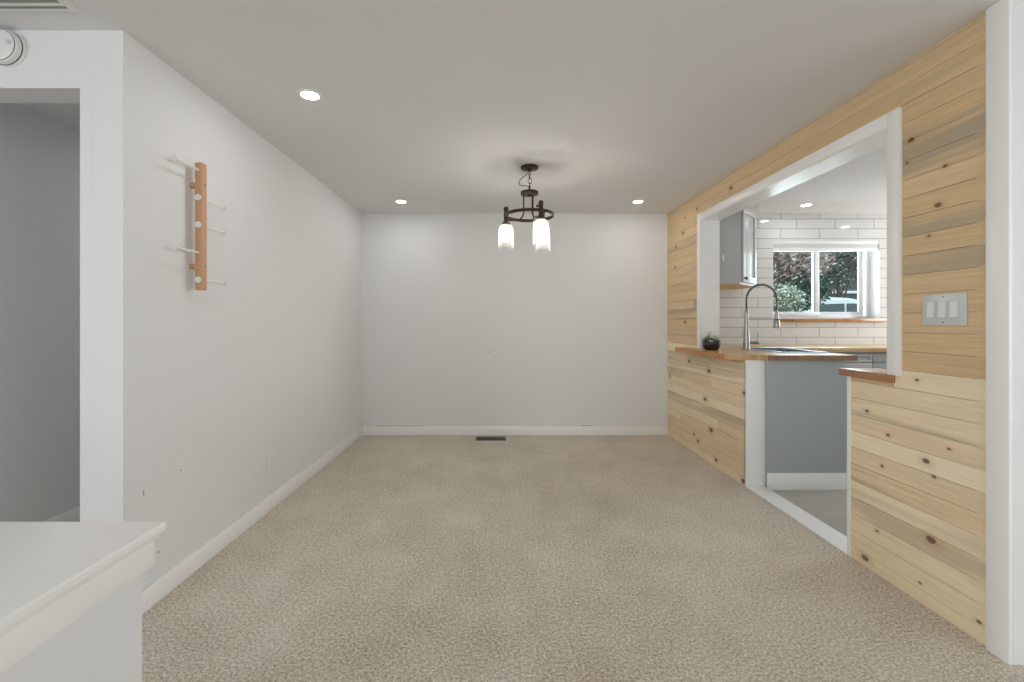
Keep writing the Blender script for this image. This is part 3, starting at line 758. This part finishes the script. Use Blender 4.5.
for adeg in (275, 39, 156):
    a = math.radians(adeg); ux, uy = math.sin(a), math.cos(a)
    P = lambda r, z: (CXc+ux*r, CYc+uy*r, z)
    arm = [P(.042, H-.2), P(.042, 2.02), P(.042, 1.965), P(.047, 1.935), P(.064, 1.912), P(.09, 1.903), P(.125, 1.900), P(.163, 1.900)]
    m = MB(); m.tube(smooth_pts(arm), .0052, 10); m.build('arm', M['bronze'], t)
    cx, cy = CXc+ux*.169, CYc+uy*.169
    m = MB(); m.lathe([(0, 1.868), (.030, 1.868), (.033, 1.874), (.031, 1.884), (.02, 1.888), (.0165, 1.893), (.0165, 1.935), (.0185, 1.937), (.0185, 1.945), (.0155, 1.95), (.0155, 1.972), (.0175, 1.975), (.0175, 1.99), (.012, 1.999), (0, 2.0)], (cx, cy, 0), 24)
    so = m.build('socket', M['brass'], t, 'aged brass lamp socket')
    m = MB(); q = Vector((-.75, -.6, 0)).normalized() if adeg != 275 else Vector((.7, -.7, 0))
    k0 = Vector((cx, cy, 1.958)); m.cyl(k0, k0+q*.03, .0035, seg=10); m.lathe([(0, -.006), (.007, -.006), (.010, 0), (.007, .006), (0, .006)], k0+q*.033, 14, Vector((0, 0, 1)).rotation_difference(q).to_matrix()); m.build('key', M['brass'], so)
    m = MB(); th = .0025
    out = [(.030, 1.873), (.036, 1.868), (.050, 1.850), (.0535, 1.838), (.0545, 1.80), (.0565, 1.72), (.058, 1.712), (.0625, 1.706), (.0625, 1.702)]
    inn = [(r-th, z-(.002 if z > 1.84 else 0)) for r, z in reversed(out)]
    m.lathe(out+inn, (cx, cy, 0), 40, closed=True)
    s_ = m.build('shade', M['shade_glass'], t, 'clear ribbed jar-shaped glass shade')
    m = MB(); m.lathe([(0, 1.868), (.014, 1.868), (.015, 1.845), (.019, 1.83), (.028, 1.80), (.030, 1.785), (.027, 1.765), (.016, 1.748), (0, 1.742)], (cx, cy, 0), 24); bu = m.build('bulb', M['bulb'], t, 'glowing warm bulb')
    m = MB(); m.tube([(cx, cy, 1.80), (cx, cy, 1.765)], .0045, 8); m.build('filament', M['filament'], bu)

# ------------------------------------------------------------ WALL OBJECTS
# peg rack on the left wall
rY0, rY1, rXf, rXb, rz0, rz1 = 2.100, 2.139, -1.380, -1.416, 1.317, 1.908
t = thing('peg_rack', (LWX(2.12), 2.12, rz0), 'vertical beech coat rack with sliding white pegs on the left wall', 'coat rack')
m = MB(); m.box(rXb, rXf, rY0, rY1, rz0, rz1, bev=.006, seg=4)
bar = m.build('bar', M['beech'], t, 'upright rounded beech wood bar')
YR_ = 2.12
def zpx(py, Y): return HC + (321.5-py)*Y/F
for py in (185.5, 266.5):
    zz = zpx(py, 2.12); m = MB(); m.cyl((LWX(2.12)+.0005, 2.12, zz), (rXb+.002, 2.12, zz), .014, seg=20); m.build('standoff', M['beech'], t)
    m = MB(); m.cyl((rXf-.0005, 2.121, zz), (rXf+.001, 2.121, zz), .0035, seg=14); m.build('screw', M['dark'], bar, 'small black screw')
rc = (rXf+rXb)/2
def peg(z, out):
    n0 = rY0-.157 if out else rY0-.004; n1 = rY1+.006 if out else rY1+.165
    m = MB(); m.cyl((rc, n0+.002, z), (rc, n1-.001, z), .0056, seg=14)
    for yy in (n0, n1-.005): m.cyl((rc, yy, z), (rc, yy+.005, z), .0145 if yy == n0 else .0105, seg=24, bev=.0012)
    m.build('peg', M['peg_white'], t, 'thin white peg with disc ends')
for py in (170, 252.5): peg(zpx(py, 2.10), True)
for py in (197, 224.5, 279.5): peg(zpx(py, 2.096), False)

# outlet
oy, oz = 2.84, .298
t = thing('outlet_plate', (LWX(oy), oy, oz-.057), 'white wall outlet low on the left wall', 'outlet')
m = MB(); m.box(0, .005, oy-.036, oy+.036, oz-.058, oz+.058, fx=lw, bev=.003); m.build('plate', M['white_plastic'], t)
m = MB(); m.box(.005, .0075, oy-.0165, oy+.0165, oz-.034, oz+.034, fx=lw, bev=.001)
f_ = m.build('receptacle', M['white_plastic'], t)
for dz in (-.018, .018):
    for dy in (-.006, .006):
        m = MB(); m.box(.0072, .0079, oy+dy-.001, oy+dy+.001, oz+dz-.004, oz+dz+.004, fx=lw); m.build('slot', M['switch_plastic'], f_)

# triple switch on the plank wall
sy0, sy1, sz0, sz1 = 1.701, 1.877, 1.156, 1.281
t = thing('light_switch', (WALLX(1.79), (sy0+sy1)/2, sz0), 'pale grey three-rocker light switch on the plank wall', 'light switch')
m = MB(); m.box(-.007, -.0005, sy0, sy1, sz0, sz1, fx=rw, bev=.003); pl = m.build('plate', M['switch_plastic'], t)
for i in range(3):
    c = sy0+.043+i*.046+.0; on = i != 2
    m = MB(); m.box(-.0095, -.006, c-.0165, c+.0165, sz0+.029, sz1-.029, fx=rw, bev=.001); fr_ = m.build('rocker_frame', M['switch_plastic'], t)
    m = MB(); vs_ = m.box(-.015, -.0092, c-.0145, c+.0145, sz0+.031, sz1-.031, bev=.0012)
    zm = (sz0+sz1)/2
    for v in m.bm.verts:
        if v.co.x < -.0095:
            k = (v.co.z-zm)/.032; v.co.x = -.0102 - .0042*abs(min(0, k)) - .0012*max(0, k)
        v.co = Vector(rw(v.co))
    m.build('rocker', M['white_plastic'], fr_)
c = (sy0+sy1)/2
for zz in (sz0+.012, sz1-.012):
    m = MB(); m.cyl(rw(Vector((-.0075, c, zz))), rw(Vector((-.0068, c, zz))), .003, seg=12); m.build('screw', M['slot'], pl)

# smoke detector on the doorway wall
t = thing('smoke_detector', (-1.885, YL, 2.212), 'round white smoke detector high on the wall above the hall doorway', 'smoke detector')
rot = Matrix.Rotation(PI/2, 3, 'X')
m = MB(); m.lathe([(0, 0), (.070, 0), (.070, .006), (.066, .010), (0, .010)], (-1.885, YL, 2.212), 40, rot); m.build('mount', M['white_plastic'], t)
m = MB(); m.lathe([(0, .010), (.064, .010), (.066, .016), (.063, .030), (.054, .037), (.045, .0385), (0, .040)], (-1.885, YL, 2.212), 40, rot); cv = m.build('cover', M['white_plastic'], t)
m = MB()
m.torus((-1.885, YL-.0335, 2.212), .0585, .0012, rot, 40, 6); m.torus((-1.885, YL-.0125, 2.212), .066, .0012, rot, 40, 6); m.build('groove', M['slot'], cv)
m = MB(); m.cyl((-1.845, YL-.0375, 2.218), (-1.845, YL-.0415, 2.218), .009, seg=20); m.build('test_button', M['switch_plastic'], cv)

# ceiling register, top left
vx1, vy1 = -1.506, 1.628
t = thing('ceiling_vent', ((-2.0+vx1)/2, vy1-.09, H), 'white metal air register in the ceiling at the upper left', 'air vent')
m = MB(); m.box(-2.0, vx1, vy1-.19, vy1, H-.006, H-.0005, bev=.002); m.build('flange', M['white_plastic'], t)
m = MB(); m.box(-1.965, vx1-.028, vy1-.155, vy1-.015, H-.0085, H-.006); bk = m.build('grille', M['white_plastic'], t)
m = MB()
for r_ in range(4):
    for i in range(40):
        x = -1.955 + i*.0107; y = vy1-.024-r_*.03; m.box(x, x+.0062, y-.009, y+.004, H-.0091, H-.0084)
m.build('slots', M['slot'], bk, kind='stuff')

# floor register
t = thing('floor_register', (-.10, 4.548, 0), 'brown slotted floor register in the carpet against the back wall', 'air vent')
m = MB(); m.box(-.25, .047, 4.478, 4.617, 0, .006, bev=.002); m.build('flange', M['reg_brown'], t)
m = MB()
for i in range(22):
    for j in range(2): x = -.232+i*.0121; m.box(x, x+.006, 4.497+j*.053, 4.545+j*.053, .0058, .0068)
m.build('slots', M['dark'], t)

# ------------------------------------------------------------ OUTSIDE THE KITCHEN WINDOW
M['asphalt'] = plain('wet_ground', C(120, 126, 124), .7, tex=6, amt=.2)
M['fence'] = plain('weathered_grey_fence', C(104, 112, 112), .8, tex=5, amt=.2)
M['bark'] = plain('grey_brown_bark', C(92, 84, 76), .9, tex=30, amt=.35)
M['red_leaf'] = plain('dull_red_leaf', C(150, 128, 120), .5, tex=3, amt=.35)
M['pale_blossom'] = plain('pale_leaf', C(214, 216, 204), .5, tex=3, amt=.1)
M['green_leaf'] = plain('dark_green_leaf', C(58, 84, 70), .5, tex=3, amt=.4)
M['olive_leaf'] = plain('olive_leaf', C(92, 94, 82), .5, tex=3, amt=.4)
M['car_paint'] = plain('pale_car_paint', C(226, 236, 233), .2, tex=3, amt=.02)
M['car_glass'] = plain('dark_car_glass', C(62, 84, 84), .1, tex=3, amt=.05)
M['concrete'] = plain('grey_render', C(128, 134, 134), .9, tex=4, amt=.12)
m = MB(); m.box(-1, 22, YB+.3, 24, -.3, -.05); o = m.build('ground_outside', M['asphalt']); o['kind'] = 'structure'; o['label'] = 'grey ground outside the kitchen window'
# low grey building with pale gutter behind
t = thing('shed', (12.2, 15.2, -.05), 'low grey rendered outbuilding seen through the right pane', 'building')
m = MB(); m.box(9.6, 14.6, 14.2, 17, -.05, 1.93); m.build('walls', M['concrete'], t)
m = MB(); m.prism([(9.4, 13.9), (14.8, 13.9), (14.8, 17.2), (9.4, 17.2)], 2.06, 2.16); m.box(9.4, 14.8, 13.95, 17.1, 1.93, 2.06); m.build('roof', M['fence'], t)
m = MB(); m.box(9.4, 14.8, 13.82, 13.9, 2.02, 2.10, bev=.02); m.build('gutter', M['vinyl'], t)
# car
def car():
    t = thing('parked_car', (8.1, 10.6, -.05), 'pale parked car seen through the bottom of the right window pane', 'car')
    y0, y1 = 9.7, 11.4
    prof = [(5.9, .25), (5.85, .75), (5.95, 1.02), (6.45, 1.10), (7.0, 1.16), (9.6, 1.16), (9.95, 1.0), (10.0, .5), (9.9, .25)]
    m = MB(); b = [m.bm.verts.new((x, y0, z)) for x, z in prof]; c = [m.bm.verts.new((x, y1, z)) for x, z in prof]
    fs = [m.bm.faces.new(b), m.bm.faces.new(c[::-1])] + [m.bm.faces.new((b[i], c[i], c[(i+1) % len(prof)], b[(i+1) % len(prof)])) for i in range(len(prof))]
    m._tag(fs, False); bmesh.ops.recalc_face_normals(m.bm, faces=fs); bmesh.ops.bevel(m.bm, geom=m.bm.edges[:], offset=.05, segments=3, affect='EDGES'); m.build('body', M['car_paint'], t)
    cab = [(6.35, 1.12), (6.75, 1.60), (7.1, 1.70), (7.6, 1.68), (8.15, 1.50), (8.75, 1.30), (9.1, 1.14)]
    m = MB(); b = [m.bm.verts.new((x, y0+.12, z)) for x, z in cab]; c = [m.bm.verts.new((x, y1-.12, z)) for x, z in cab]
    fs = [m.bm.faces.new(b), m.bm.faces.new(c[::-1])] + [m.bm.faces.new((b[i], c[i], c[(i+1) % len(cab)], b[(i+1) % len(cab)])) for i in range(len(cab))]
    m._tag(fs, False); bmesh.ops.recalc_face_normals(m.bm, faces=fs); bmesh.ops.bevel(m.bm, geom=m.bm.edges[:], offset=.05, segments=3, affect='EDGES'); m.build('cabin', M['car_paint'], t)
    m = MB()
    for poly in ([(6.55, 1.18), (6.86, 1.54), (7.40, 1.56), (7.40, 1.18)], [(7.46, 1.18), (7.46, 1.56), (7.62, 1.56), (8.14, 1.40), (8.62, 1.22), (8.66, 1.18)]):
        b = [m.bm.verts.new((x, y0+.10, z)) for x, z in poly]; c = [m.bm.verts.new((x, y0+.125, z)) for x, z in poly]; n = len(poly)
        fs = [m.bm.faces.new(b), m.bm.faces.new(c[::-1])] + [m.bm.faces.new((b[i], c[i], c[(i+1) % n], b[(i+1) % n])) for i in range(n)]
        m._tag(fs, False); bmesh.ops.recalc_face_normals(m.bm, faces=fs)
    m.build('side_window', M['car_glass'], t)
    for x in (6.7, 9.2):
        m = MB(); m.cyl((x, y0-.02, .27), (x, y0+.2, .27), .32, seg=28, bev=.03); w_ = m.build('wheel', M['dark'], t)
        m = MB(); m.cyl((x, y0-.03, .27), (x, y0-.015, .27), .19, seg=24); m.build('hubcap', M['steel'], w_)
car()
def leafcloud(mb, cen, rad, n, size, rnd, elong=1.0, mats=1, tilt=None):
    for i in range(n):
        while True:
            p = Vector((rnd.uniform(-1, 1), rnd.uniform(-1, 1), rnd.uniform(-1, 1)))
            if p.length < 1: break
        p = Vector((p.x*rad[0], p.y*rad[1], p.z*rad[2])) + Vector(cen)
        if tilt: d = (Vector(tilt) + Vector((rnd.gauss(0, .35), rnd.gauss(0, .35), rnd.gauss(0, .35)))).normalized()
        else: d = Vector((rnd.gauss(0, 1), rnd.gauss(0, 1), rnd.gauss(0, .6))).normalized()
        s_ = d.cross(Vector((rnd.gauss(0, 1), rnd.gauss(0, 1), rnd.gauss(0, 1)))).normalized(); L_ = size*rnd.uniform(.6, 1.3)*elong; w = size*.32*rnd.uniform(.7, 1.2)
        mb.mi = rnd.randrange(100); mb.mi = 0 if mb.mi < 100-mats else 1
        mb.quad(p, p+d*L_*.5+s_*w, p+d*L_, p+d*L_*.5-s_*w)
def plant(name, base_, crowns, size, mats, seed, label, cat, branches=6, acc=8, tilt=None, elong=1.0, n=1800):
    t = thing(name, base_, label, cat)
    r = random.Random(seed); m = MB(); B = Vector(base_)
    top = Vector(crowns[0][0])
    m.tube(smooth_pts([B, B.lerp(top, .4)+Vector((.06, 0, 0)), B.lerp(top, .75)]), .08, 8, rad=lambda u: .09-.05*u)
    for i in range(branches):
        c, rd = crowns[i % len(crowns)]; c = Vector(c); e = c + Vector((r.uniform(-.8, .8)*rd[0], r.uniform(-.8, .8)*rd[1], r.uniform(-.6, .8)*rd[2])); s0 = B.lerp(top, r.uniform(.3, .7))
        m.tube(smooth_pts([s0, s0.lerp(e, .5)+Vector((0, 0, r.uniform(-.1, .25))), e], 5), .02, 6, rad=lambda u: .028-.022*u)
    m.build('trunk', M['bark'], t)
    m = MB()
    for c, rd in crowns: leafcloud(m, c, rd, n, size, r, mats=acc, tilt=tilt, elong=elong)
    m.build('foliage', mats, t, kind='stuff')
# through the window: screen x = 501+455X/Y, so X = (x-501)/455*Y
def wp(px_, py2, Y): return ((px_-501)/F*Y, Y, HC+(321.5-py2)*Y/F)
plant('magnolia_tree', (4.9, 8.0, -.05), [(wp(780, 262, 7.2), (.6, .6, .40)), (wp(797, 262, 7.6), (.42, .6, .42)), (wp(772, 240, 7.4), (.8, .6, .5))], .055, [M['red_leaf'], M['pale_blossom']], 4, 'leaning tree with dull reddish leaves filling the top of the left pane', 'tree', 16, 18, tilt=(.75, 0, .65), elong=1.5, n=1500)
plant('evergreen_tree', (8.6, 11.9, -.05), [(wp(842, 255, 11.6), (1.5, .8, .75)), (wp(822, 262, 11.3), (.9, .7, .75))], .085, [M['olive_leaf'], M['pale_blossom']], 6, 'dark olive tree hanging over the outbuilding in the right pane', 'tree', 10, 9, n=3200)
plant('dark_shrub', (4.55, 7.4, -.05), [(wp(797, 296, 7.0), (.42, .4, .26)), (wp(803, 285, 7.3), (.42, .4, .22))], .06, [M['green_leaf'], M['pale_blossom']], 9, 'dark green bush low in the left pane', 'shrub', 5, 10, n=1600)
plant('flowering_shrub', (3.9, 6.2, -.05), [(wp(778, 300, 6.3), (.26, .3, .25)), (wp(790, 300, 6.2), (.16, .2, .2))], .045, [M['leaf'], M['pale_blossom']], 12, 'pale flowering bush at the bottom left corner of the window', 'shrub', 4, 45, n=900)
# tall hedge behind everything
t = thing('hedge', (9, 19.2, -.05), 'tall dark hedge closing the view behind the outbuilding', 'hedge')
m = MB(); m.box(2, 18, 19.0, 20.2, -.05, 6.6); m.build('core', M['olive_leaf'], t)
m = MB(); rh = random.Random(5); leafcloud(m, (9.5, 18.95, 3.2), (7, .3, 3.6), 6000, .16, rh, mats=6); m.build('foliage', [M['olive_leaf'], M['pale_blossom']], t, kind='stuff')
